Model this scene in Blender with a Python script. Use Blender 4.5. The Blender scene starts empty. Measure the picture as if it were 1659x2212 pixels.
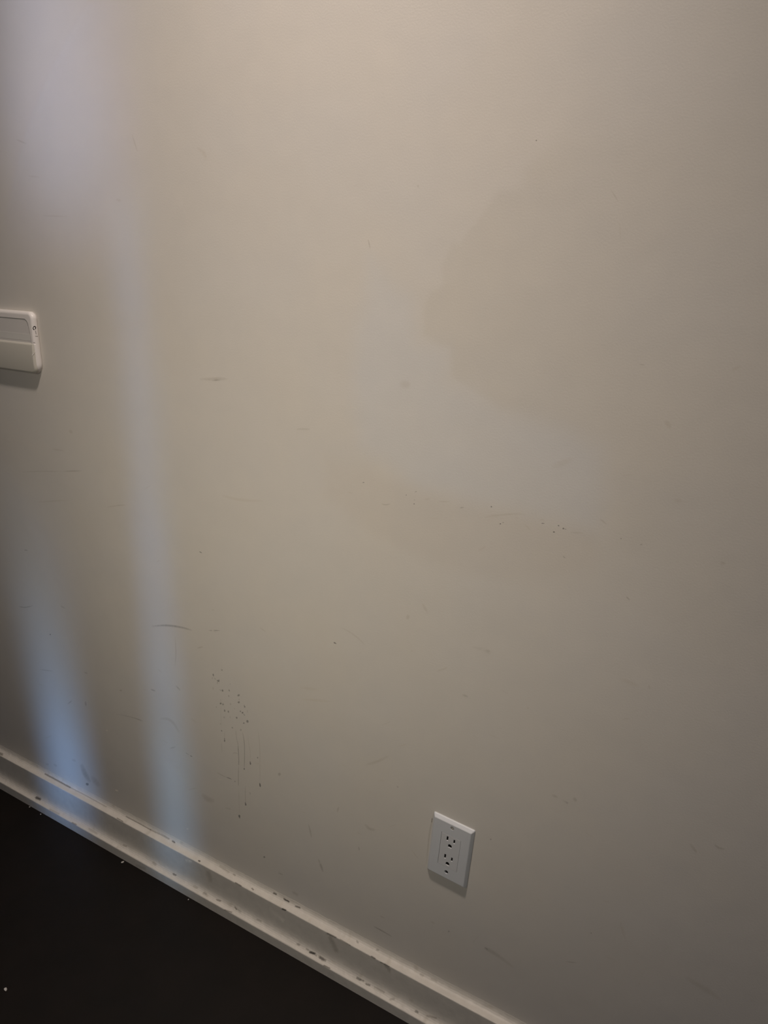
import bpy, bmesh, math, random
from mathutils import Vector, Matrix, noise

C = bpy.context.scene.collection
SC = bpy.context.scene
random.seed(4)

# ------------------------------------------------------------------ camera
W_, H_ = 1659, 2212
F_PX, YAW, PITCH, ROLL = 1620.97, 0.527, 0.3196, 0.0232
CAM = Vector((0.0, -0.87718, 1.2325))
fw = Vector((-math.sin(YAW)*math.cos(PITCH), math.cos(YAW)*math.cos(PITCH), -math.sin(PITCH)))
r0 = fw.cross(Vector((0, 0, 1))).normalized()
u0 = r0.cross(fw)
rt = r0*math.cos(ROLL) + u0*math.sin(ROLL)
up = -r0*math.sin(ROLL) + u0*math.cos(ROLL)
cam_d = bpy.data.cameras.new('camera')
cam = bpy.data.objects.new('camera', cam_d); C.objects.link(cam)
cam.matrix_world = Matrix(((rt.x, up.x, -fw.x, CAM.x), (rt.y, up.y, -fw.y, CAM.y), (rt.z, up.z, -fw.z, CAM.z), (0, 0, 0, 1)))
cam_d.sensor_fit = 'VERTICAL'; cam_d.sensor_height = 24.0; cam_d.lens = 24.0*F_PX/H_
cam_d.clip_start = 0.02
SC.camera = cam

def ray(px, py):
    return fw + rt*((px-W_/2)/F_PX) - up*((py-H_/2)/F_PX)
def at(px, py, y=0.0):
    d = ray(px, py); return CAM + d*((y-CAM.y)/d.y)
def on_floor(px, py):
    d = ray(px, py); return CAM + d*((0-CAM.z)/d.z)
def to_px(p):
    d = Vector(p)-CAM; z = d.dot(fw)
    return W_/2 + F_PX*d.dot(rt)/z, H_/2 - F_PX*d.dot(up)/z

# ------------------------------------------------------------------ exposure, world, lights
SC.view_settings.view_transform = 'Standard'
SC.view_settings.look = 'None'
SC.view_settings.exposure = 0.0
SC.view_settings.gamma = 1.0
SC.view_settings.use_curve_mapping = False
world = bpy.data.worlds.new('world'); SC.world = world; world.use_nodes = True
world.node_tree.nodes['Background'].inputs[0].default_value = (0.6, 0.75, 1.0, 1)
world.node_tree.nodes['Background'].inputs[1].default_value = 0.3

ROOM_L, ROOM_R, ROOM_F, ROOM_H = -3.2, 2.2, -2.6, 2.5
LAMP = Vector((-0.52, -0.50, ROOM_H))

def light(name, kind, loc, col, power, **kw):
    d = bpy.data.lights.new(name, kind); d.color = col; d.energy = power
    for k, v in kw.items(): setattr(d, k, v)
    o = bpy.data.objects.new(name, d); C.objects.link(o); o.location = loc
    return o
# warm recessed ceiling lamp close to the wall
lampl = light('downlight_beam', 'SPOT', LAMP+Vector((0, 0, -0.02)), (1.0, 0.865, 0.775), 81,
      spot_size=math.radians(97), spot_blend=1.0, shadow_soft_size=0.07)
def aim(o, target):
    o.rotation_euler = (Vector(target)-o.location).to_track_quat('-Z', 'Y').to_euler()
aim(lampl, (-0.94, -0.25, -0.40))
# added warm fill behind the camera, no known lamp: one wide, one narrow
fl = light('warm_fill', 'AREA', (-0.35, -2.3, 1.55), (1.0, 0.855, 0.71), 1.5, shape='DISK', size=0.6, spread=math.radians(70))
aim(fl, (-0.47, 0, 1.33))
fl2 = light('warm_fill_narrow', 'AREA', (-0.35, -2.3, 1.55), (1.0, 0.92, 0.72), 0.46, shape='DISK', size=0.5, spread=math.radians(34))
aim(fl2, (-0.72, 0, 0.74))
# added cool fill light, set before the second opening behind the camera
fill = light('cool_fill', 'AREA', (0.3, ROOM_F+0.06, 1.55), (0.40, 0.55, 1.0), 0.7, shape='RECTANGLE', size=1.8, size_y=1.3)
fill.rotation_euler = (math.radians(90), 0, 0)
# daylight through the gaps of the vertical blind, as narrow level beams
def beam(name, x, z0, z1, wd, spread, power, col=(0.30, 0.60, 1.0)):
    b = light(name, 'AREA', (x, ROOM_F+0.10, (z0+z1)/2), col, power, shape='RECTANGLE', size=wd, size_y=z1-z0, spread=math.radians(spread))
    b.rotation_euler = (math.radians(90), 0, 0)
    return b
beam('blind_gap_light', -0.990, 0.02, 1.32, 0.030, 3.4, 0.024, (0.26, 0.52, 1.0))
for top_, pw in ((1.05, .005), (.80, .0055), (.55, .0065), (.34, .0060)):      # the light gets stronger towards the floor
    beam('blind_gap_light', -0.985, 0.02, top_, 0.030, 4.6, pw, (0.38, 0.66, 1.0))
for top_, pw in ((.20, .015), (.31, .017), (.43, .015)):
    beam('blind_gap_light', -1.318, 0.01, top_, 0.06, 5.8, pw, (0.26, 0.50, 1.0))
beam('blind_gap_light', -1.335, 0.12, 0.58, 0.06, 6.5, 0.018, (0.40, 0.64, 1.0))
beam('blind_gap_light', -1.340, 0.25, 0.76, 0.06, 7.5, 0.013, (0.40, 0.64, 1.0))
beam('blind_gap_light', -1.130, 1.32, 2.05, 0.20, 9.0, 0.19, (0.62, 0.68, 1.0))

# ------------------------------------------------------------------ helpers
def link(name, me, mat, parent=None):
    if not isinstance(me, bpy.types.Mesh):
        bm = me; me = bpy.data.meshes.new(name); bm.normal_update(); bm.to_mesh(me); bm.free()
    if mat is not None and not me.materials:
        for m in (mat if isinstance(mat, (list, tuple)) else [mat]): me.materials.append(m)
    o = bpy.data.objects.new(name, me); C.objects.link(o)
    if parent: o.parent = parent
    return o
def struct(o): o['kind'] = 'structure'; return o
def smooth(o):
    for p in o.data.polygons: p.use_smooth = True
    return o
def thing(name, label, cat, loc, rot=(0, 0, 0), group=None):
    o = bpy.data.objects.new(name, None); C.objects.link(o); o.location = loc; o.rotation_euler = rot
    o.empty_display_size = 0.05
    o['label'] = label; o['category'] = cat
    if group: o['group'] = group
    return o
def add_box(bm, x0, x1, y0, y1, z0, z1):
    vs = [bm.verts.new(p) for p in ((x0,y0,z0),(x1,y0,z0),(x1,y1,z0),(x0,y1,z0),(x0,y0,z1),(x1,y0,z1),(x1,y1,z1),(x0,y1,z1))]
    for f in ((0,3,2,1),(4,5,6,7),(0,1,5,4),(1,2,6,5),(2,3,7,6),(3,0,4,7)): bm.faces.new([vs[i] for i in f])
def box(*a):
    bm = bmesh.new(); add_box(bm, *a); return bm
def prism(bm, pts, y0, y1):
    """pts in (x, z), counter-clockwise seen from -y; extruded from y0 (front) to y1 (back)"""
    a = [bm.verts.new((x, y0, z)) for x, z in pts]; b = [bm.verts.new((x, y1, z)) for x, z in pts]
    bm.faces.new(a); bm.faces.new(b[::-1]); n = len(pts)
    for i in range(n): bm.faces.new((a[(i+1) % n], a[i], b[i], b[(i+1) % n]))
def circ(cx, cz, r, n=24, a0=0, a1=2*math.pi):
    return [(cx+r*math.cos(a0+(a1-a0)*i/n), cz+r*math.sin(a0+(a1-a0)*i/n)) for i in range(n)]
def cut(o, cutter_bm):
    """carve the cutter out of o and drop the cutter again"""
    bmesh.ops.recalc_face_normals(cutter_bm, faces=cutter_bm.faces[:])
    c = link('cutter', cutter_bm, None, o.parent)
    m = o.modifiers.new('b', 'BOOLEAN'); m.operation = 'DIFFERENCE'; m.object = c; m.solver = 'EXACT'
    bpy.context.view_layer.update(); dg = bpy.context.evaluated_depsgraph_get(); dg.update()
    me = bpy.data.meshes.new_from_object(o.evaluated_get(dg)); o.modifiers.clear(); o.data = me
    cm = c.data; bpy.data.objects.remove(c); bpy.data.meshes.remove(cm)

# ------------------------------------------------------------------ materials
def mat(name, col, rough=0.6, spec=0.5, bump=None, var=None, attr=False, metal=0.0):
    m = bpy.data.materials.new(name); m.use_nodes = True
    nt = m.node_tree; N = nt.nodes; L = nt.links; b = N['Principled BSDF']
    b.inputs['Roughness'].default_value = rough; b.inputs['Specular IOR Level'].default_value = spec
    b.inputs['Metallic'].default_value = metal
    co = N.new('ShaderNodeTexCoord')
    cur = N.new('ShaderNodeRGB'); cur.outputs[0].default_value = (*col, 1); out = cur.outputs[0]
    if var:
        for scale, c0, c1 in var:
            n = N.new('ShaderNodeTexNoise'); n.inputs['Scale'].default_value = scale; n.inputs['Detail'].default_value = 4
            L.new(co.outputs['Object'], n.inputs['Vector'])
            cr = N.new('ShaderNodeValToRGB'); cr.color_ramp.elements[0].position = 0.35; cr.color_ramp.elements[1].position = 0.65
            cr.color_ramp.elements[0].color = (*c0, 1); cr.color_ramp.elements[1].color = (*c1, 1)
            L.new(n.outputs['Fac'], cr.inputs[0])
            mx = N.new('ShaderNodeMix'); mx.data_type = 'RGBA'; mx.blend_type = 'MULTIPLY'; mx.inputs[0].default_value = 1
            L.new(out, mx.inputs[6]); L.new(cr.outputs[0], mx.inputs[7]); out = mx.outputs[2]
    if attr:
        a = N.new('ShaderNodeAttribute'); a.attribute_name = 'mult'
        mx = N.new('ShaderNodeMix'); mx.data_type = 'RGBA'; mx.blend_type = 'MULTIPLY'; mx.inputs[0].default_value = 1
        L.new(out, mx.inputs[6]); L.new(a.outputs['Color'], mx.inputs[7]); out = mx.outputs[2]
    L.new(out, b.inputs['Base Color'])
    prev = None
    for scale, dist, detail in (bump or []):
        n = N.new('ShaderNodeTexNoise'); n.inputs['Scale'].default_value = scale; n.inputs['Detail'].default_value = detail
        L.new(co.outputs['Object'], n.inputs['Vector'])
        bp = N.new('ShaderNodeBump'); bp.inputs['Distance'].default_value = dist; bp.inputs['Strength'].default_value = 1
        L.new(n.outputs['Fac'], bp.inputs['Height'])
        if prev: L.new(prev, bp.inputs['Normal'])
        prev = bp.outputs['Normal']
    if prev: L.new(prev, b.inputs['Normal'])
    return m

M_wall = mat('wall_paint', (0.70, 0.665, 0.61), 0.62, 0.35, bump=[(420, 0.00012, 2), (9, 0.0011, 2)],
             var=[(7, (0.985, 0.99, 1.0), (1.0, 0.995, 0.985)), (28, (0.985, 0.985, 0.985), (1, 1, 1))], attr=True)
M_shell = mat('shell_paint', (0.45, 0.44, 0.42), 0.7, 0.3, bump=[(300, 0.0002, 2)])
M_base = mat('baseboard_paint', (0.70, 0.665, 0.60), 0.48, 0.4, bump=[(220, 0.00015, 3), (45, 0.0005, 2)],
             var=[(60, (0.93, 0.93, 0.93), (1, 1, 1))], attr=True)
M_floor = mat('dark_stained_floor', (0.0078, 0.0056, 0.0043), 0.55, 0.25, bump=[(60, 0.0003, 4)],
              var=[(14, (0.85, 0.85, 0.85), (1.15, 1.1, 1.1))])
M_plate = mat('white_nylon_plate', (0.66, 0.68, 0.71), 0.38, 0.45, bump=[(900, 0.00002, 1)])
M_recep = mat('white_receptacle_plastic', (0.66, 0.67, 0.69), 0.34, 0.45)
M_dark = mat('hole_shade_black', (0.012, 0.010, 0.009), 0.8, 0.1)  # near-black colour that paints in the shade of slots and screw hole
M_screw = mat('painted_steel_screw', (0.60, 0.58, 0.55), 0.35, 0.6, metal=0.3)
M_therm = mat('white_thermostat_plastic', (0.84, 0.80, 0.77), 0.35, 0.45)
M_screen = mat('grey_display', (0.72, 0.69, 0.66), 0.25, 0.5)
M_screen2 = mat('light_grey_display', (0.74, 0.72, 0.68), 0.3, 0.5)
M_door = mat('off_white_cover_plastic', (0.60, 0.575, 0.51), 0.32, 0.45)
M_ink = mat('black_ink', (0.02, 0.015, 0.012), 0.5, 0.2)
M_grey_ink = mat('grey_ink', (0.16, 0.13, 0.115), 0.5, 0.2)
M_chip = mat('white_paint_chip', (0.62, 0.60, 0.56), 0.7, 0.3)
M_cloth = mat('grey_blind_fabric', (0.30, 0.31, 0.33), 0.9, 0.1, bump=[(400, 0.0002, 1)])
M_trimw = mat('white_trim', (0.68, 0.67, 0.64), 0.4, 0.4)
def emit(name, col, s):
    m = bpy.data.materials.new(name); m.use_nodes = True; nt = m.node_tree
    e = nt.nodes.new('ShaderNodeEmission'); e.inputs[0].default_value = (*col, 1); e.inputs[1].default_value = s
    nt.links.new(e.outputs[0], nt.nodes['Material Output'].inputs[0]); return m
M_sky = emit('sky_behind_glass', (0.62, 0.80, 1.0), 0.25)
M_lens = emit('warm_lamp_lens', (1.0, 0.80, 0.60), 6.0)

# ------------------------------------------------------------------ the photographed wall
# paint patches of the wall itself (old touch-ups; the first, stretched rightward, also paints in the dimmer right side), in photo pixels
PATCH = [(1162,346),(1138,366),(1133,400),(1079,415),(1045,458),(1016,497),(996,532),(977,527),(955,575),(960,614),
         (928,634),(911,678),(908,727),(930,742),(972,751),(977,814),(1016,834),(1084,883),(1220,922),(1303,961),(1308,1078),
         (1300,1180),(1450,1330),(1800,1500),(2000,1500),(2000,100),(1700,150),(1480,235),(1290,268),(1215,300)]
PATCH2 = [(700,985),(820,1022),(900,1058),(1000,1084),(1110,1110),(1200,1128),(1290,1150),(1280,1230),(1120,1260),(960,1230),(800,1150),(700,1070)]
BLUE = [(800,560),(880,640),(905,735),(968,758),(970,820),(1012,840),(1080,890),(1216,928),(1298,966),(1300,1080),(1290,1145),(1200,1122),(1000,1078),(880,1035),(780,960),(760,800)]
def to_wall(poly): return [(p.x, p.z) for p in (at(*q) for q in poly)]
def sdf(poly, x, z):
    d = 1e9; ins = False; n = len(poly)
    for i in range(n):
        ax, az = poly[i]; bx, bz = poly[(i+1) % n]
        ex, ez = bx-ax, bz-az; t = max(0, min(1, ((x-ax)*ex+(z-az)*ez)/(ex*ex+ez*ez)))
        dd = (x-ax-t*ex)**2 + (z-az-t*ez)**2
        if dd < d: d = dd
        if (az > z) != (bz > z) and x < ax + (z-az)/(bz-az)*ex: ins = not ins
    d = math.sqrt(d); return -d if ins else d
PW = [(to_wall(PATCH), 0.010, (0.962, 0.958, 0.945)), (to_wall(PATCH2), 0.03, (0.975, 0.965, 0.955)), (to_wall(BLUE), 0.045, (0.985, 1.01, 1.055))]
PB = []
for poly, s, c in PW:
    xs = [p[0] for p in poly]; zs = [p[1] for p in poly]; PB.append((min(xs)-.05, max(xs)+.05, min(zs)-.05, max(zs)+.05))
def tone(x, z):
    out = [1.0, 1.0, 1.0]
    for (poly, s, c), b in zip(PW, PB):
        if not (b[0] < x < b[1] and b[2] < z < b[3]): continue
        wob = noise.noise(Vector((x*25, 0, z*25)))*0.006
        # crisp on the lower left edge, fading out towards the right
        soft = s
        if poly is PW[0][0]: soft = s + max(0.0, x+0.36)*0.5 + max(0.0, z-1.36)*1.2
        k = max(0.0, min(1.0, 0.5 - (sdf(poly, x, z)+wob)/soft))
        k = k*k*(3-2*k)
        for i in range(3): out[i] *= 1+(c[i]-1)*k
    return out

class MarkMesh:
    """one mesh with a per-vertex paint multiplier"""
    def __init__(s): s.v = []; s.f = []; s.c = []; s.n = 0
    def grid(s, rows):
        base = len(s.v); nr = len(rows); nc = len(rows[0])
        for r in rows:
            for p, c in r: s.v.append(tuple(p)); s.c.append(c)
        for i in range(nr-1):
            for j in range(nc-1):
                a = base+i*nc+j; s.f.append((a, a+1, a+nc+1, a+nc))
    def build(s, name, m):
        me = bpy.data.meshes.new(name); me.from_pydata(s.v, [], s.f); me.update()
        at_ = me.attributes.new('mult', 'FLOAT_COLOR', 'POINT')
        flat = []
        for c in s.c: flat += [c[0], c[1], c[2], 1.0]
        at_.data.foreach_set('color', flat)
        return link(name, me, m)
wm = MarkMesh()
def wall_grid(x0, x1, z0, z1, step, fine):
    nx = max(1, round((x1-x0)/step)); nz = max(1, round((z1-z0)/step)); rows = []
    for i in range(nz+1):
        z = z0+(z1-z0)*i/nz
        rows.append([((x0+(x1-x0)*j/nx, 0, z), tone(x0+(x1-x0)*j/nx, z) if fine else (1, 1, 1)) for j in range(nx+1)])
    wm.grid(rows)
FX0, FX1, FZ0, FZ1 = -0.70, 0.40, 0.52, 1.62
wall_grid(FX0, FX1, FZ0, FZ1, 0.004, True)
for a in ((ROOM_L, FX0, 0, FZ0), (ROOM_L, FX0, FZ0, FZ1), (ROOM_L, FX0, FZ1, ROOM_H), (FX0, FX1, 0, FZ0), (FX0, FX1, FZ1, ROOM_H),
          (FX1, ROOM_R, 0, FZ0), (FX1, ROOM_R, FZ0, FZ1), (FX1, ROOM_R, FZ1, ROOM_H)):
    wall_grid(*a, 0.5, False)

def catmull(pts, n):
    if len(pts) == 2: return [(pts[0][0]+(pts[1][0]-pts[0][0])*i/n, pts[0][1]+(pts[1][1]-pts[0][1])*i/n) for i in range(n+1)]
    P = [pts[0]]+list(pts)+[pts[-1]]; out = []; seg = len(pts)-1
    for k in range(n+1):
        t = k/n*seg; i = min(int(t), seg-1); t -= i; a, b, c, d = P[i:i+4]
        out.append(tuple(0.5*((2*b[q])+(-a[q]+c[q])*t+(2*a[q]-5*b[q]+4*c[q]-d[q])*t*t+(-a[q]+3*b[q]-3*c[q]+d[q])*t**3) for q in (0, 1)))
    return out
DY = [0.00004]
def mark(pts, w, col, profile='mid', feather=0.5):
    """a scuff, drip or dried drop on the wall: centre line in photo pixels, full width w px, paint multiplier col"""
    if isinstance(col, (int, float)):
        if col < .6 and profile == 'blob': col *= .62
        col = (col, col*0.985, col*0.96)
    ln = sum(math.dist(pts[i], pts[i+1]) for i in range(len(pts)-1))
    n = max(6, min(60, int(ln/1.5))); c = catmull(pts, n); DY[0] += 0.0000001; y = -DY[0]
    rows = []
    for i, (x, z) in enumerate(c):
        a = c[max(0, i-1)]; b = c[min(n, i+1)]; dx, dz = b[0]-a[0], b[1]-a[1]; l = math.hypot(dx, dz) or 1
        nx, nz = -dz/l, dx/l; t = i/n
        if profile == 'mid': k = math.sin(math.pi*t)**0.6 if 0 < t < 1 else 0; wk = 0.45+0.55*k
        elif profile == 'end': k = (0.25+0.75*t**2)*min(1, t*8)*min(1, (1-t)*6); wk = 0.55+0.45*t
        elif profile == 'drip': k = min(1, t*3)*min(1, (1-t)*10); wk = 0.8
        else: k = math.sin(math.pi*t)**0.35 if 0 < t < 1 else 0; wk = max(0.2, math.sin(math.pi*min(max(t, .02), .98))**0.5)*(1+.9*noise.noise(Vector((x*.5, z*.5, 8))))
        k *= 0.86+0.28*noise.noise(Vector((x*0.35, z*0.35, 3)))+0.0
        row = []
        for u, al in ((-1, 0), (-feather, .75), (0, 1), (feather, .75), (1, 0)):
            px, pz = x+nx*u*w/2*wk, z+nz*u*w/2*wk
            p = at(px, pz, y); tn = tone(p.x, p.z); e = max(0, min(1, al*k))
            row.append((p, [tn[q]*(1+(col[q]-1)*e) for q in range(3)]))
        rows.append(row)
    wm.grid(rows)
def Z(ox, oy, s, pts): return [(ox+a/s, oy+b/s) for a, b in pts]
def A(*pts): return Z(400, 1400, 5.267, pts)
# --- dried splash with drips (coordinates read in an enlarged crop)
for pts, w, c in [
    (((600,1050),(604,1150),(610,1260),(608,1340)), 3.0, .55), (((608,1330),(606,1440),(606,1570)), 3.2, .74),
    (((575,920),(582,1000),(600,1110)), 2.2, .78), (((650,950),(668,1040),(676,1150),(673,1370)), 3.0, .62),
    (((715,980),(722,1080),(740,1180),(742,1290)), 2.0, .87), (((820,900),(836,1000),(848,1120),(850,1300),(852,1520)), 2.4, .86),
    (((610,1600),(612,1720),(618,1880)), 2.0, .85), (((683,1560),(684,1660),(688,1760)), 2.4, .78),
    (((450,930),(446,1040)), 1.8, .85), (((408,640),(406,760),(412,900)), 1.8, .9), (((412,1060),(420,1190)), 2.0, .84)]:
    mark(A(*pts), w, c, 'drip')
for pts, w, c in [
    (((612,1890),(622,1940)), 4.2, .16), (((682,1750),(692,1795)), 4.4, .16), (((846,1530),(857,1585)), 4.2, .16),
    (((738,1285),(745,1332)), 4.4, .18), (((447,1020),(449,1073)), 3.6, .18), (((670,1362),(674,1386)), 4.0, .35),
    (((703,815),(714,852)), 5.0, .38), (((663,845),(672,862)), 4.0, .42), (((580,780),(592,805)), 4.2, .42),
    (((625,708),(632,730)), 3.4, .5), (((645,725),(662,748)), 4.4, .42), (((662,748),(684,772)), 3.0, .6),
    (((670,645),(682,682)), 3.6, .55), (((605,605),(614,630)), 5.0, .5), (((600,525),(616,548)), 6.0, .55),
    (((612,570),(614,600)), 2.6, .75), (((400,618),(408,642)), 4.6, .38), (((426,628),(434,650)), 4.8, .38),
    (((404,580),(406,615)), 2.6, .72), (((446,695),(452,728)), 3.4, .5), (((487,708),(496,738)), 3.4, .48),
    (((420,468),(430,498)), 4.0, .42), (((388,470),(412,486)), 3.0, .68), (((495,470),(506,495)), 4.0, .55),
    (((492,530),(500,560)), 3.4, .68), (((316,288),(324,328)), 3.8, .45), (((310,325),(308,356)), 2.4, .68),
    (((325,335),(352,362)), 2.2, .7), (((358,360),(382,378),(384,352)), 4.0, .5), (((368,375),(366,412)), 2.6, .68),
    (((384,392),(392,400)), 2.6, .7), (((408,238),(428,262)), 3.8, .62), (((410,930),(420,952)), 3.4, .48),
    (((532,895),(542,918)), 3.4, .58), (((628,920),(638,940)), 3.6, .62), (((435,778),(452,800)), 3.6, .72),
    (((352,664),(358,678)), 2.6, .6), (((820,1235),(828,1258)), 3.2, .58), (((735,1635),(742,1668)), 2.8, .66),
    (((512,620),(520,655)), 3.0, .78), (((556,680),(568,700)), 3.0, .78), (((508,775),(516,798)), 3.0, .8),
    (((316,440),(320,480)), 3.4, .84), (((510,400),(514,415)), 2.6, .75), (((1050,1440),(1090,1445)), 6.0, .74),
    (((400,850),(408,875)), 4.0, .85), (((705,700),(712,740)), 2.6, .82)]:
    mark(A(*pts), w, c, 'blob')
mark(A((535,1200),(570,1192),(604,1205)), 2.2, .78); mark(A((358,1410),(420,1448),(470,1470)), 2.4, .8)
mark(A((465,1468),(500,1480),(532,1495)), 2.8, .42); mark(A((560,1512),(574,1522)), 2.8, .45)
mark(A((365,1480),(400,1498),(450,1500)), 2.0, 1.12); mark(A((190,1660),(260,1720),(340,1740)), 14, .86, 'mid')
mark(A((0,1188),(50,1218)), 2.2, .72); mark(A((52,1220),(84,1238)), 2.8, .42)
# --- row of specks across the middle
def B(*pts): return Z(700, 980, 2.765, pts)
for pts, w, c in [
    (((228,172),(242,172)), 2.4, .42), (((489,244),(493,250)), 2.6, .4), (((540,230),(556,224)), 2.4, .6), (((536,273),(546,280)), 2.0, .7),
    (((536,296),(540,304)), 3.2, .38), (((996,312),(1003,322)), 3.4, .28), (((1048,421),(1058,417)), 3.8, .24), (((1064,412),(1076,411)), 2.4, .5),
    (((1296,415),(1318,417)), 2.4, .5), (((1396,426),(1405,434)), 3.4, .26), (((1424,444),(1434,450)), 4.2, .2), (((1434,449),(1448,452)), 2.0, .5),
    (((1366,466),(1380,470)), 4.0, .34), (((808,324),(838,320)), 2.6, .66), (((1424,610),(1444,626)), 2.0, .62)]:
    mark(B(*pts), w, c, 'blob')
mark(B((342,300),(368,305),(398,300)), 3.6, .78); mark(B((600,272),(635,270)), 3, .9); mark(B((680,285),(755,288)), 4, .92)
mark(B((955,384),(1000,372),(1080,364),(1150,360),(1210,362)), 6, .92); mark(B((1140,380),(1160,385)), 2, .86)
mark(B((1470,470),(1550,475)), 5, .92)
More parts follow.
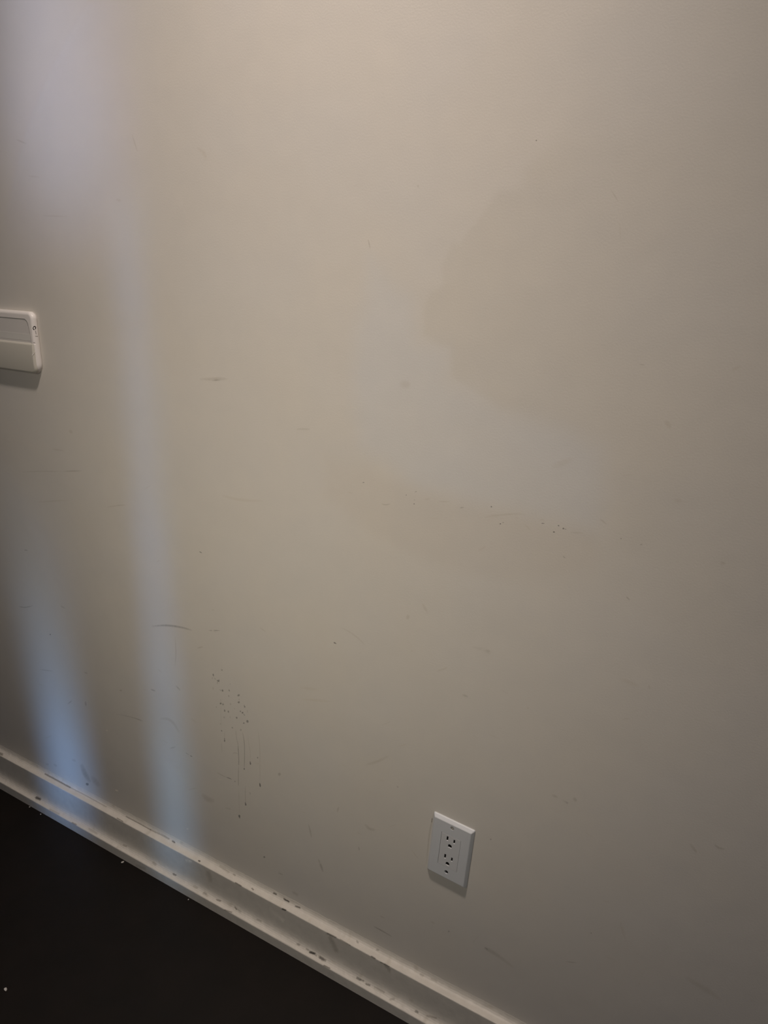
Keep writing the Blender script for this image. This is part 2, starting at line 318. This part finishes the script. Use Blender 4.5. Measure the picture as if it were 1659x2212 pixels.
# --- scuffs over the rest of the wall (photo pixels)
for pts, w, c, pr in [
    (((326,1353),(352,1351),(372,1352),(395,1356),(416,1362)), 6.0, .60, 'mid'), (((450,1362),(476,1362)), 3.0, .55, 'mid'),
    (((430,819),(456,819),(474,818),(492,819)), 9, .84, 'mid'), (((455,822),(478,821)), 3.4, .78, 'mid'),
    (((640,927),(655,927),(670,927)), 5, .85, 'mid'), (((868,830),(885,831)), 12, .80, 'mid'), (((862,828),(888,833)), 22, .92, 'mid'),
    (((720,1387),(727,1391)), 5, .38, 'blob'), (((1018,1397),(1040,1402),(1061,1411)), 10, .80, 'end'), (((1040,1403),(1060,1408)), 9, .88, 'end'),
    (((795,516),(800,538)), 4, .80, 'mid'), (((285,290),(297,328)), 4, .88, 'mid'), (((34,301),(58,311)), 5, .86, 'mid'),
    (((425,318),(440,330),(445,345)), 10, .94, 'mid'), (((90,466),(150,468)), 4, .92, 'mid'),
    (((46,1020),(90,1018),(137,1019)), 3, .88, 'mid'), (((136,1018),(178,1017)), 3.6, .76, 'mid'), (((78,1085),(150,1080)), 5, .93, 'mid'),
    (((230,1096),(255,1092),(272,1091)), 4, .86, 'mid'), (((430,1191),(437,1195)), 3.2, .5, 'blob'), (((478,1070),(520,1080),(570,1082)), 8, .94, 'mid'),
    (((40,1310),(54,1312),(72,1308)), 3.2, .70, 'mid'), (((130,1308),(142,1315)), 4, .82, 'mid'), (((107,1370),(110,1371)), 3.2, .45, 'blob'),
    (((425,1400),(440,1397)), 5, .84, 'mid'), (((52,1188),(60,1189)), 3, .62, 'mid'), (((85,1446),(115,1450)), 3, .80, 'mid'),
    (((247,1543),(265,1545),(290,1551),(309,1558)), 3.4, .60, 'end'), (((325,1489),(337,1493)), 3.6, .66, 'mid'), (((379,1480),(390,1492)), 4.4, .78, 'mid'),
    (((378,1375),(380,1410),(378,1440)), 4, .88, 'mid'), (((345,1553),(362,1553),(376,1564),(388,1584)), 8, .88, 'mid'),
    (((366,1617),(380,1613)), 4, .80, 'mid'), (((146,1521),(156,1513)), 4, .74, 'mid'), (((184,1514),(186,1526)), 5, .72, 'mid'),
    (((181,1452),(190,1455)), 4, .78, 'mid'), (((257,1491),(264,1492)), 4, .74, 'mid'), (((228,1577),(234,1579)), 3, 1.25, 'blob'),
    (((248,1706),(256,1709)), 3.6, 1.5, 'blob'), (((402,1790),(408,1791)), 3.0, 1.3, 'blob'),
    (((175,1650),(184,1672),(196,1690)), 13, .72, 'mid'), (((185,1692),(192,1696)), 6, .48, 'blob'), (((196,1676),(216,1700)), 14, .82, 'mid'),
    (((98,1650),(106,1652)), 6, .84, 'mid'), (((115,1650),(124,1656)), 6, .84, 'mid'), (((155,1640),(165,1645)), 7, .88, 'mid'),
    (((790,1652),(815,1645),(842,1632)), 8, .90, 'mid'), (((735,1355),(755,1365),(775,1380),(790,1395)), 4, .90, 'mid'), (((560,1355),(575,1365)), 4, .9, 'mid'),
    (((877,1332),(885,1334)), 13, .88, 'mid'), (((912,1303),(924,1325)), 8, .92, 'mid'), (((998,1500),(1012,1506)), 6, .80, 'mid'),
    (((645,1485),(690,1490)), 8, .95, 'mid'), (((650,1510),(720,1516)), 8, .95, 'mid'), (((600,1671),(607,1674)), 8, .72, 'blob'),
    (((728,1755),(732,1742)), 5, .82, 'mid'), (((666,1780),(670,1795),(673,1810)), 4.4, .78, 'mid'), (((788,1780),(798,1790),(812,1793)), 8, .84, 'mid'),
    (((690,1862),(694,1872),(698,1884)), 6, .70, 'mid'), (((687,1855),(692,1866)), 4, .8, 'mid'), (((774,1828),(777,1838)), 4, .74, 'mid'),
    (((857,1698),(861,1702)), 4, .78, 'blob'), (((485,1745),(500,1748)), 5, .9, 'mid'), (((569,1850),(573,1853)), 4.4, .55, 'blob'),
    (((1192,1717),(1206,1723)), 7, .84, 'mid'), (((1215,1728),(1228,1736)), 6, .66, 'end'), (((1238,1722),(1246,1732)), 9, .82, 'mid'),
    (((1490,1822),(1500,1835),(1505,1842)), 7, .86, 'mid'), (((1543,1824),(1552,1831),(1566,1835)), 6, .80, 'mid'), (((1405,1488),(1400,1480)), 7, .92, 'mid'),
    (((1340,1466),(1380,1482)), 12, .95, 'mid'), (((1320,410),(1336,436)), 4, .88, 'mid'), (((1338,480),(1341,520)), 3, .94, 'mid'),
    (((1157,303),(1160,304)), 4.6, .48, 'blob'), (((900,402),(906,402)), 8, .90, 'mid'), (((1380,787),(1394,789)), 3.0, .80, 'mid'),
    (((1340,1163),(1343,1164)), 3, .5, 'blob'), (((1381,1177),(1388,1176)), 3.4, .68, 'blob'), (((1352,1288),(1361,1297)), 4, .76, 'mid'),
    (((1295,1120),(1312,1134)), 4, .86, 'mid'), (((1436,908),(1450,925)), 14, .92, 'mid'), (((1190,1010),(1240,990)), 18, .95, 'mid'),
    (((1455,1080),(1475,1082)), 10, .94, 'mid'), (((1555,1214),(1568,1218)), 8, .88, 'mid'), (((1580,800),(1600,790)), 8, .95, 'mid'),
    (((807,2001),(822,2009),(848,2024)), 3.6, .64, 'mid'), (((820,1978),(832,1984)), 4, .86, 'mid'), (((967,2011),(972,2013)), 4.4, .66, 'blob'),
    (((1045,2047),(1054,2051),(1075,2064),(1110,2090)), 10, .84, 'mid'), (((1046,2046),(1056,2053)), 4.4, .6, 'mid'), (((1220,2077),(1248,2080)), 3.6, .80, 'mid'),
    (((1480,2110),(1520,2135),(1560,2160)), 14, .90, 'mid'), (((1340,1990),(1350,2030)), 8, .94, 'mid'), (((1275,2015),(1279,2016)), 3, .7, 'blob'),
    (((60,380),(86,383)), 6, .93, 'mid'), (((250,430),(262,434)), 8, .93, 'mid'), (((150,935),(156,930)), 12, .88, 'mid'), (((110,970),(140,974)), 5, .9, 'mid'),
    (((930,1990),(940,1996)), 6, .9, 'mid'), (((630,1925),(645,1935)), 8, .84, 'mid'), (((600,1885),(612,1890)), 4, .8, 'mid'),
    (((938,1752),(928,1800),(921,1868)), 5, .80, 'mid'), (((934,1766),(932,1778)), 4, .55, 'blob'), (((1058,1812),(1062,1814)), 4, .6, 'blob')]:
    mark(pts, w, c, pr)
rs = random.Random(11)      # faint hair scuffs where people brush along, denser low on the wall
for i in range(150):
    px = rs.uniform(20, 1640); py = rs.uniform(650, 2150)
    if py > 1600+0.5*px or py < 1000 or px > 1400 or rs.random() > py/2300: continue
    if 900 < px < 1050 and 1720 < py < 1950: continue
    l = rs.uniform(4, 26); a = rs.gauss(0.15, 0.5)
    mark([(px, py), (px+l/2*math.cos(a), py+l/2*math.sin(a)+rs.uniform(-2, 2)), (px+l*math.cos(a), py+l*math.sin(a))], rs.uniform(2, 5), rs.uniform(.92, .975))
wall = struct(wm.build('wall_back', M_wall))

# ------------------------------------------------------------------ rest of the room shell
struct(link('floor', box(ROOM_L-.1, ROOM_R+.1, ROOM_F-.1, 0.1, -0.05, 0.0), M_floor))
struct(link('ceiling', box(ROOM_L-.1, ROOM_R+.1, ROOM_F-.1, 0.1, ROOM_H, ROOM_H+0.08), M_shell))
struct(link('wall_left', box(ROOM_L-.1, ROOM_L, ROOM_F-.1, 0.1, 0, ROOM_H), M_shell))
struct(link('wall_right', box(ROOM_R, ROOM_R+.1, ROOM_F-.1, 0.1, 0, ROOM_H), M_shell))
wf = struct(link('wall_front', box(ROOM_L-.1, ROOM_R+.1, ROOM_F-.1, ROOM_F, 0, ROOM_H), M_shell))
cb = bmesh.new(); add_box(cb, -1.75, -0.75, ROOM_F-.2, ROOM_F+.05, 0.02, 2.08); add_box(cb, -0.6, 1.2, ROOM_F-.2, ROOM_F+.05, 0.9, 2.2)
cut(wf, cb)
def window(name, x0, x1, z0, z1):
    bm = bmesh.new(); t = 0.045; y0, y1 = ROOM_F-.09, ROOM_F-.03
    add_box(bm, x0, x0+t, y0, y1, z0, z1); add_box(bm, x1-t, x1, y0, y1, z0, z1)
    add_box(bm, x0+t, x1-t, y0, y1, z0, z0+t); add_box(bm, x0+t, x1-t, y0, y1, z1-t, z1)
    add_box(bm, (x0+x1)/2-.02, (x0+x1)/2+.02, y0, y1, z0+t, z1-t)
    w = struct(link(name, bm, M_trimw))
    link('pane', box(x0+t*.5, x1-t*.5, ROOM_F-.065, ROOM_F-.06, z0+t*.5, z1-t*.5), M_sky, w)
    return w
window('window_1', -1.75, -0.75, 0.02, 2.08); window('fill_window', -0.6, 1.2, 0.9, 2.2)  # second opening is unseen, added to house the cool fill
bl = thing('vertical_blind', 'grey vertical blind with two gaps hanging over the tall window', 'blind', (-1.25, ROOM_F+.03, 2.12))
link('head_rail', box(-.55, .55, -.02, .02, -.02, .02), M_trimw, bl)
x = -0.52
while x < 0.53:
    cx_ = x-1.25
    if not (abs(cx_+0.985) < .045 or abs(cx_+1.325) < .05):
        bm = box(-.042, .042, -.0012, .0012, -2.09, -.02); o = link('slat', bm, M_cloth, bl); o.location = (x, 0, 0); o.rotation_euler = (0, 0, .25)
    x += 0.087
dl = thing('recessed_downlight', 'round recessed ceiling downlight with warm lens above the wall', 'ceiling light', LAMP)
def ring(r0_, r1_, z0, z1, n=48):
    bm = bmesh.new(); R = []
    for i in range(n):
        c, s = math.cos(2*math.pi*i/n), math.sin(2*math.pi*i/n)
        R.append([bm.verts.new((r*c, r*s, z)) for r, z in ((r0_, z1), (r1_, z1), (r1_, z0+.002), (r1_-.004, z0), (r0_, z0+.001))])
    for i in range(n):
        a, b = R[i], R[(i+1) % n]
        for j in range(5): bm.faces.new((a[j], b[j], b[(j+1) % 5], a[(j+1) % 5]))
    return bm
smooth(link('trim_ring', ring(.066, .088, -.006, .002), M_trimw, dl))
bm = bmesh.new(); bmesh.ops.create_circle(bm, cap_ends=True, segments=48, radius=.066, matrix=Matrix.Translation((0, 0, -.002)))
link('lens', bm, M_lens, dl)

# ------------------------------------------------------------------ baseboard with its shoe moulding, thick with paint
PROF = [(0.0, 0.099, 1), (0.0008, 0.0945, 1), (0.0022, 0.0905, .9), (0.0045, 0.0880, .7), (0.0075, 0.0868, .5), (0.0105, 0.0864, .4), (0.0135, 0.0861, .3), (0.0152, 0.0859, .2),
        (0.0160, 0.0854, .1), (0.0163, 0.0845, .1), (0.0164, 0.0800, 0), (0.0165, 0.070, 0), (0.0165, 0.060, 0), (0.0166, 0.050, 0), (0.0167, 0.043, 0), (0.0170, 0.0375, .3), (0.0176, 0.0325, .7), (0.0188, 0.0285, 1),
        (0.0207, 0.0253, 1), (0.0232, 0.0233, .8), (0.0260, 0.0222, .5), (0.0285, 0.0216, .3), (0.0294, 0.0212, .15), (0.0299, 0.0204, .1), (0.0300, 0.0150, 0), (0.0300, 0.008, 0), (0.0301, 0.0, 0)]
BD = []   # dirt and chips on the baseboard: (pixel polyline, radius px, multiplier)
def D4(*p): return Z(0, 1580, 3.318, p)
def D6(*p): return Z(300, 1780, 4.147, p)
def D7(*p): return Z(600, 1900, 4.147, p)
for p, r, c in [
    (D4((325,305),(430,362),(500,400)), 2.2, .40), (D4((500,400),(620,462),(760,540)), 1.6, .68), (D4((905,610),(1000,660),(1080,705)), 1.7, .48),
    (D4((1080,705),(1180,752),(1210,770)), 2.0, .6), (D4((1236,786),(1252,796)), 2.0, .3), (D4((262,476),(284,484)), 3.6, .18), (D4((0,158),(12,164)), 4, .4),
    (D4((1243,1022),(1258,1030)), 2.6, .38), (D4((518,655),(545,668)), 2.0, .5), (D4((840,622),(880,645)), 1.5, .4), (D4((1335,920),(1368,934)), 2.2, 1.55),
    (D4((1425,928),(1430,932)), 1.8, .4), (D4((885,815),(905,822)), 2.4, .7), (D4((1390,1110),(1410,1120)), 3, .75), (D4((1555,1205),(1580,1215)), 2.4, .72), (D4((1460,1160),(1475,1166)), 3, .75),
    (D4((640,700),(690,730)), 3, .8), (D4((360,560),(420,590)), 2.5, .8), (D4((980,960),(1040,985)), 2.5, .8),
    (D6((1210,620),(1228,628)), 2.4, .25), (D6((1300,668),(1345,698)), 2.0, .34), (D6((1405,735),(1440,748)), 1.8, .42), (D6((1285,762),(1315,774)), 1.8, .3), (D6((865,525),(915,555)), 1.6, .36),
    (D6((1014,578),(1024,588)), 2.0, .42), (D6((536,328),(548,332)), 1.8, .4), (D6((700,680),(728,688)), 2.0, .62), (D6((862,745),(874,765)), 1.8, .42), (D6((880,760),(910,785)), 2.6, .75),
    (D6((1060,855),(1090,870)), 2, .7), (D6((1535,1150),(1575,1160)), 3.0, .28), (D6((1620,1190),(1650,1215)), 4.0, .55), (D6((1560,1165),(1585,1172)), 2.2, 1.25), (D6((590,615),(610,640)), 3.5, .8),
    (D6((130,345),(150,362)), 3.0, .7), (D6((730,380),(800,430)), 3.0, .78), (D6((850,452),(860,458)), 2.4, .6), (D6((770,770),(830,790)), 1.8, .5), (D6((620,440),(640,500)), 6, .82), (D6((1180,760),(1240,830),(1290,862)), 4, 1.10),
    (D6((1500,1120),(1520,1132)), 2.0, .6), (D6((1418,1075),(1432,1085)), 2.4, .7),
    (D7((60,180),(95,195)), 2.0, .35), (D7((160,240),(200,255)), 1.6, .48), (D7((45,262),(70,272)), 2.0, .32), (D7((445,482),(520,518)), 2.2, .45), (D7((470,520),(500,580),(525,635)), 5, .76),
    (D7((290,650),(320,662)), 3.0, .24), (D7((325,665),(345,680)), 2.2, .5), (D7((380,700),(425,722)), 3.2, .48), (D7((415,770),(465,795)), 1.8, .35), (D7((840,688),(872,708)), 1.9, .3),
    (D7((712,882),(738,895)), 3.0, .36), (D7((740,898),(768,908)), 2.0, .5), (D7((792,936),(822,945)), 2.6, .42), (D7((870,965),(950,1010)), 2.6, .72), (D7((960,760),(1005,815)), 3.4, .66),
    (D7((1010,1075),(1040,1070)), 3.0, .68), (D7((1238,1180),(1252,1188)), 3.2, .42), (D7((888,628),(900,632)), 2.4, .6), (D7((710,552),(718,565)), 2.2, .55), (D7((1280,850),(1300,862)), 3, .7),
    (D7((180,578),(195,584)), 2.2, .65), (D7((0,310),(50,365)), 4, 1.08), (D7((560,535),(650,590)), 1.6, .6), (D7((1380,890),(1420,910)), 3, .8), (D7((920,740),(1000,780)), 1.5, .5), (D7((1340,1220),(1420,1240)), 2.5, .7)]:
    xs = [a for a, b in p]; ys = [b for a, b in p]; BD.append((p, r, c, min(xs)-r-1, max(xs)+r+1, min(ys)-r-1, max(ys)+r+1))
_P = []
for (o1, z1, l1), (o2, z2, l2) in zip(PROF, PROF[1:]):
    q = 4 if l1 > .05 else 2
    _P += [(o1+(o2-o1)*i/q, z1+(z2-z1)*i/q, l1+(l2-l1)*i/q) for i in range(q)]
PROF = _P+[PROF[-1]]
def seg_d(p, x, y):
    d = 1e9
    for i in range(len(p)-1):
        ax, ay = p[i]; bx, by = p[i+1]; ex, ey = bx-ax, by-ay; t = max(0, min(1, ((x-ax)*ex+(y-ay)*ey)/(ex*ex+ey*ey+1e-9)))
        d = min(d, math.hypot(x-ax-t*ex, y-ay-t*ey))
    return d
bb = MarkMesh()
def base_run(x0, x1, step, marks):
    n = max(1, round((x1-x0)/step)); rows = []
    for i in range(n+1):
        x = x0+(x1-x0)*i/n; row = []
        wob = (noise.noise(Vector((x*9, 1, 0)))*0.0016 + noise.noise(Vector((x*45, 5, 0)))*0.0010 + noise.noise(Vector((x*160, 9, 0)))*0.0005)
        bow = noise.noise(Vector((x*2.2, 20, 0)))*0.0007
        for k, (o, z, lump) in enumerate(PROF):
            y = o + (bow if o > .012 else 0) + (noise.noise(Vector((x*120, z*200, 2)))*0.0003*lump if k else 0)
            zz = z + (wob*lump if z > .016 else 0) + (noise.noise(Vector((x*150, o*300, 7)))*0.0004*lump if k and z > .016 else 0)
            p = Vector((x, -max(y, 0), zz)); m = 1.0
            if k == 0: p.z = z+0.004+wob; p.y = 0.002
            if marks:
                px, py = to_px(p)
                if -20 < px < 1700:
                    for q in BD:
                        if q[3] < px < q[4] and q[5] < py < q[6]:
                            d = seg_d(q[0], px, py)/(q[1]*1.1)
                            if d < 1: m *= 1+(q[2]-1)*max(0, 1-(d*(1+.7*noise.noise(Vector((px*.6, py*.6, 4)))))**2)
            sp = noise.noise(Vector((x*60, z*90, 13)))
            if sp > .5 and lump > .1: m *= 1-(sp-.5)*0.5
            row.append((p, (m, m*(.99 if m < 1 else 1), m*(.97 if m < 1 else 1))))
        rows.append(row)
    bb.grid(rows)
base_run(ROOM_L, -1.75, 0.05, False); base_run(-1.75, 0.10, 0.0009, True); base_run(0.10, ROOM_R, 0.05, False)
base = smooth(struct(bb.build('baseboard_back', M_base)))

# ------------------------------------------------------------------ wall outlet
TILT = 0.0648
out = thing('wall_outlet', 'white duplex electrical outlet mounted low on the wall above the baseboard', 'outlet', (-0.3757, 0, 0.3668), (0, TILT, 0))
def plate_mesh():
    bm = bmesh.new(); w, h, t = .035, .0572, .0062
    def rr(w, h, r, y, n=5):
        pts = []
        for cx_, cz_, a in ((w-r, h-r, 0), (-w+r, h-r, 90), (-w+r, -h+r, 180), (w-r, -h+r, 270)):
            for i in range(n+1):
                q = math.radians(a+90*i/n); pts.append(bm.verts.new((cx_+r*math.cos(q), y, cz_+r*math.sin(q))))
        return pts
    loops = [rr(w, h, .0022, 0.0), rr(w, h, .0022, -.0012), rr(w-.0008, h-.0008, .0018, -.0024), rr(w-.0036, h-.0040, .0012, -.0056), rr(w-.0046, h-.0050, .0010, -t)]
    for a, b in zip(loops, loops[1:]):
        n = len(a)
        for i in range(n): bm.faces.new((a[i], a[(i+1) % n], b[(i+1) % n], b[i]))
    bm.faces.new(loops[-1]); bm.faces.new(loops[0][::-1])
    bmesh.ops.recalc_face_normals(bm, faces=bm.faces[:])
    return bm
pl = link('cover_plate', plate_mesh(), M_plate, out)
cb = bmesh.new(); add_box(cb, -.0166, .0166, -.02, .01, -.0312, .0312)
prism(cb, circ(0, .0462, .0031), -.02, .01); prism(cb, circ(0, -.0405, .0031), -.02, .01)
cut(pl, cb)
bv = pl.modifiers.new('soft_edges', 'BEVEL'); bv.width = .0003; bv.segments = 2; bv.limit_method = 'ANGLE'; bv.angle_limit = math.radians(20)
rc = link('receptacle', box(-.0162, .01645, -.0063, -.0044, -.03095, .0309), M_recep, out)
cb = bmesh.new()
for s in (1, -1):
    zc = .0238 if s == 1 else -.0113
    add_box(cb, -.0070, -.0042, -.01, .0, zc-.0042, zc+.0040)
    add_box(cb, .0048, .0074, -.01, .0, zc-.0038, zc+.0034)
    zg = zc-.0122
    prism(cb, [(-.0031, zg-.0031), (.0031, zg-.0031)]+[(.0031*math.cos(a), zg+.0002+.0030*math.sin(a)) for a in [math.pi*i/10 for i in range(11)]], -.01, 0)
cut(rc, cb)
bv = rc.modifiers.new('soft_edges', 'BEVEL'); bv.width = .00025; bv.segments = 2; bv.limit_method = 'ANGLE'; bv.angle_limit = math.radians(40)
cav = link('slot_shade', box(-.0155, .0155, -.0043, -.0004, -.030, .030), M_dark, out); cav['label'] = 'black block painted as shade behind the slots'  # black block stands in for the shade inside the slots
bm = bmesh.new(); prism(bm, circ(0, .0462, .0028), -.0058, -.001); sc = link('screw', bm, M_screw, out)
cb = bmesh.new(); add_box(cb, -.0035, .0035, -.01, -.0050, .0458, .0466); cut(sc, cb)
bm = bmesh.new(); prism(bm, circ(0, -.0405, .0030), -.0036, -.0004); hs = link('screw_hole_shade', bm, M_dark, out); hs['label'] = 'black disc painted as shade in the empty screw hole'  # black disc stands in for the shade down the hole

# ------------------------------------------------------------------ thermostat, cut by the left edge of the photo
TX0, TX1, TZ0, TZ1 = -1.385, -1.2385, 1.0260, 1.1370
th = thing('thermostat', 'white wall thermostat with grey screen and flip cover at left edge', 'thermostat', (0.5*(TX0+TX1), 0, 0.5*(TZ0+TZ1)))
hw, hh = (TX1-TX0)/2, (TZ1-TZ0)/2
def shell(x0, x1, z0, z1, r, depth, e, back=0.0, n=90, m=72, rtop=None):
    """rounded slab with a domed front: depth(z, x) and rounded edge e"""
    bm = bmesh.new(); cx_, cz_ = (x0+x1)/2, (z0+z1)/2; w, h = (x1-x0)/2, (z1-z0)/2; G = []
    def sp(i, n):  # denser close to the rim
        t = i/n*2-1; return math.copysign(1-(1-abs(t))**1.7, t)
    for i in range(m+1):
        dz = sp(i, m)*h; rk = r; r = rtop if (rtop and dz > 0) else r; az = max(0, abs(dz)-(h-r)); wz = w-r+math.sqrt(max(0, r*r-az*az)); row = []
        for j in range(n+1):
            dx = sp(j, n)*wz
            qx, qz = abs(dx)-(w-r), abs(dz)-(h-r)
            d = -(math.hypot(max(qx, 0), max(qz, 0))+min(max(qx, qz), 0)-r)
            k = max(0, min(1, d/e)); k = math.sqrt(max(0, 1-(1-k)**2))
            D = depth(cz_+dz, cx_+dx); row.append(bm.verts.new((cx_+dx, -(back+(D-back)*(.35+.65*k)), cz_+dz)))
        r = rk
        G.append(row)
    for i in range(m):
        for j in range(n): bm.faces.new((G[i][j], G[i][j+1], G[i+1][j+1], G[i+1][j]))
    rim = [G[0][j] for j in range(n+1)]+[G[i][n] for i in range(1, m+1)]+[G[m][j] for j in range(n-1, -1, -1)]+[G[i][0] for i in range(m-1, 0, -1)]
    b = [bm.verts.new((v.co.x, -back, v.co.z)) for v in rim]; k = len(rim)
    for i in range(k): bm.faces.new((rim[i], b[i], b[(i+1) % k], rim[(i+1) % k]))
    bm.faces.new(b[::-1]); bmesh.ops.remove_doubles(bm, verts=bm.verts[:], dist=1e-6)
    bmesh.ops.recalc_face_normals(bm, faces=bm.faces[:]); return bm
def tp(px, py, y=-.0110):
    p = at(px, py, y); return p.x-th.location.x, p.z-th.location.z
SPLIT = tp(30, 737)[1]           # seam height between screen and cover, local z
def d_body(z, x):
    return 0.0112-0.0010*max(0, z/hh)
hs_ = smooth(link('housing', shell(-hw, hw, -hh, hh, .019, d_body, .0060, rtop=.013), M_therm, th))
# display opening: rounded upper right corner, right side slanting out towards the cover
sx = tp(67.5, 733)[0]; sz = tp(40, 688)[1]; sl = -hw+.010
outl = [(sl, SPLIT-.002), (sx, SPLIT-.002), (sx-.0022, SPLIT+.016), (sx-.0045, sz-.011), (sx-.0065, sz-.0055), (sx-.0095, sz-.0018), (sx-.0140, sz), (sl+.006, sz), (sl, sz-.006)]
cb = bmesh.new(); prism(cb, outl, -.03, -.0086); cut(hs_, cb)
def inset(p, d):
    cx_ = sum(a for a, b in p)/len(p); cz_ = sum(b for a, b in p)/len(p)
    return [(a-math.copysign(d, a-cx_), b-math.copysign(d, b-cz_)) for a, b in p]
bm = bmesh.new(); prism(bm, inset(outl, .0004), -.0098, -.0080)
bmesh.ops.recalc_face_normals(bm, faces=bm.faces[:]); scr = link('screen', bm, M_screen, th)
bm = bmesh.new(); add_box(bm, sl+.001, sx-.0036, -.0100, -.0097, SPLIT+.0035, SPLIT+.0155)
link('button_strip', bm, M_screen2, scr)
def d_cov(z, x):
    t = (z+hh)/(SPLIT+hh); return 0.0122+0.0022*math.sin(math.pi*max(0, min(1, t)))**.7
cv = smooth(link('flip_cover', shell(-hw+.004, hw-.0030, -hh+.0012, SPLIT, .012, d_cov, .0042, back=.006, rtop=.0022), M_door, th))
# dark nick at the right end of the seam and the small raised tick below it
def quad(px, w, y):
    (ax, az), (bx, bz) = tp(*px[0], y), tp(*px[1], y); l = math.hypot(bx-ax, bz-az); nx, nz = -(bz-az)/l*w/2, (bx-ax)/l*w/2
    return [(ax-nx, az-nz), (bx-nx, bz-nz), (bx+nx, bz+nz), (ax+nx, az+nz)]
for o_ in (cv, hs_):
    cb = bmesh.new(); prism(cb, quad(((71, 740.5), (78, 746.0)), .0016, -.0115), -.03, -.0088); cut(o_, cb)
def rim_h(x, z, w, h, r, e, D, back=0.0):
    qx, qz = abs(x)-(w-r), abs(z)-(h-r)
    d = -(math.hypot(max(qx, 0), max(qz, 0))+min(max(qx, qz), 0)-r); k = max(0, min(1, d/e)); k = math.sqrt(max(0, 1-(1-k)**2))
    return back+(D-back)*(.35+.65*k)
def surf(x, z):
    hgt = rim_h(x, z, hw, hh, .019 if z < 0 else .013, .0060, d_body(z, x))
    if z < SPLIT-.0003 and x < hw-.0032: hgt = max(hgt, d_cov(z, x)-.0015*max(0, (x-(hw-.0075))/.0045)**2)
    return hgt
def hit(px, py):
    """where the moulded front of the thermostat is met, local coordinates"""
    lo, hi = -.0160, -.0002
    for _ in range(30):
        y = (lo+hi)/2; x, z = tp(px, py, y)
        if -y < surf(x, z): hi = y
        else: lo = y
    return tp(px, py, y)+(y,)
def seated(name, quads, m, parent, proud=.00015, deep=.0004):
    """a thin mark moulded or printed on the surface"""
    bm = bmesh.new()
    for q in quads:
        P = [hit(*c) for c in q]
        f = [bm.verts.new((x, y-proud, z)) for x, z, y in P]; k = [bm.verts.new((x, y+deep, z)) for x, z, y in P]; n = len(P)
        bm.faces.new(f); bm.faces.new(k[::-1])
        for i in range(n): bm.faces.new((f[i], f[(i+1) % n], k[(i+1) % n], k[i]))
    bmesh.ops.recalc_face_normals(bm, faces=bm.faces[:]); return link(name, bm, m, parent)
def bar(a, b, w):
    l = math.dist(a, b); nx, ny = -(b[1]-a[1])/l*w/2, (b[0]-a[0])/l*w/2
    return [(a[0]-nx, a[1]-ny), (b[0]-nx, b[1]-ny), (b[0]+nx, b[1]+ny), (a[0]+nx, a[1]+ny)]
def bars(a, b, w, n=8):
    m = lambda t: (a[0]+(b[0]-a[0])*t, a[1]+(b[1]-a[1])*t)
    return [bar(m(i/n), m((i+1)/n), w) for i in range(n)]
seated('finger_tab', bars((69.5, 768), (76.5, 759.5), 1.3), M_therm, cv, .0005)
# maker's mark: a small black ring with a gap, a fine line of grey lettering and a short cross bar
def rp(a, r):
    a = math.radians(a); u, v = r*.92*math.cos(a), r*1.22*math.sin(a); return 74.3+u*.95-v*.22, 708.6+u*.22+v*.97
n_ = 22
quads = [[rp(75+330*i/n_, 2.0), rp(75+330*i/n_, 3.7), rp(75+330*(i+1)/n_, 3.7), rp(75+330*(i+1)/n_, 2.0)] for i in range(n_)]
lg = seated('logo', quads, M_ink, th); lg['label'] = 'small black ring logo'
quads = []
for i in range(8):       # tiny letters running down the bezel
    t = i/8; cx_, cy_ = 76.4+2.0*t, 714.6+8.4*t; wd = (.75, .55, .8)[i % 3]
    quads.append(bar((cx_-wd, cy_), (cx_+wd, cy_), .7))
l2 = seated('lettering', quads, M_grey_ink, th); l2['label'] = 'fine grey lettering'
seated('index_bar', bars((76.4, 726.2), (81.4, 726.6), 1.1), M_grey_ink, th)

# ------------------------------------------------------------------ paint crumbs on the dark floor
for (px, py, s, lab) in [
    (265, 1863, .0030, 'bright white paint chip on the dark floor beside the baseboard'),
    (12, 2138, .0034, 'pale paint flake alone on the open dark floor, lower left'),
    (333, 1893.5, .0016, 'tiny pale crumb on the dark floor touching the shoe moulding'),
    (64, 1743.5, .0016, 'tiny pale crumb at the baseboard foot nearest the left photo edge'),
    (88, 1759, .0016, 'tiny pale crumb on the floor in the bluish light, left'),
    (407, 1943.5, .0013, 'smallest pale crumb on the floor below the bright vertical streak')]:
    p = on_floor(px, py)
    bm = bmesh.new(); bmesh.ops.create_icosphere(bm, subdivisions=2, radius=1)
    for v in bm.verts:
        k = 1+.5*noise.noise(v.co*2+Vector((px, 0, 0))); v.co = Vector((v.co.x*s*k, v.co.y*s*.7*k, max(-.45, v.co.z)*s*.5*k+s*.2))
    o = link('paint_chip', bm, M_chip); o.location = (p.x, p.y, 0.0); o.rotation_euler = (0, 0, px)
    zmin = min(v.co.z for v in o.data.vertices); o.location.z = -zmin
    o['label'] = lab; o['category'] = 'paint chip'; o['group'] = 'paint chips on the floor'
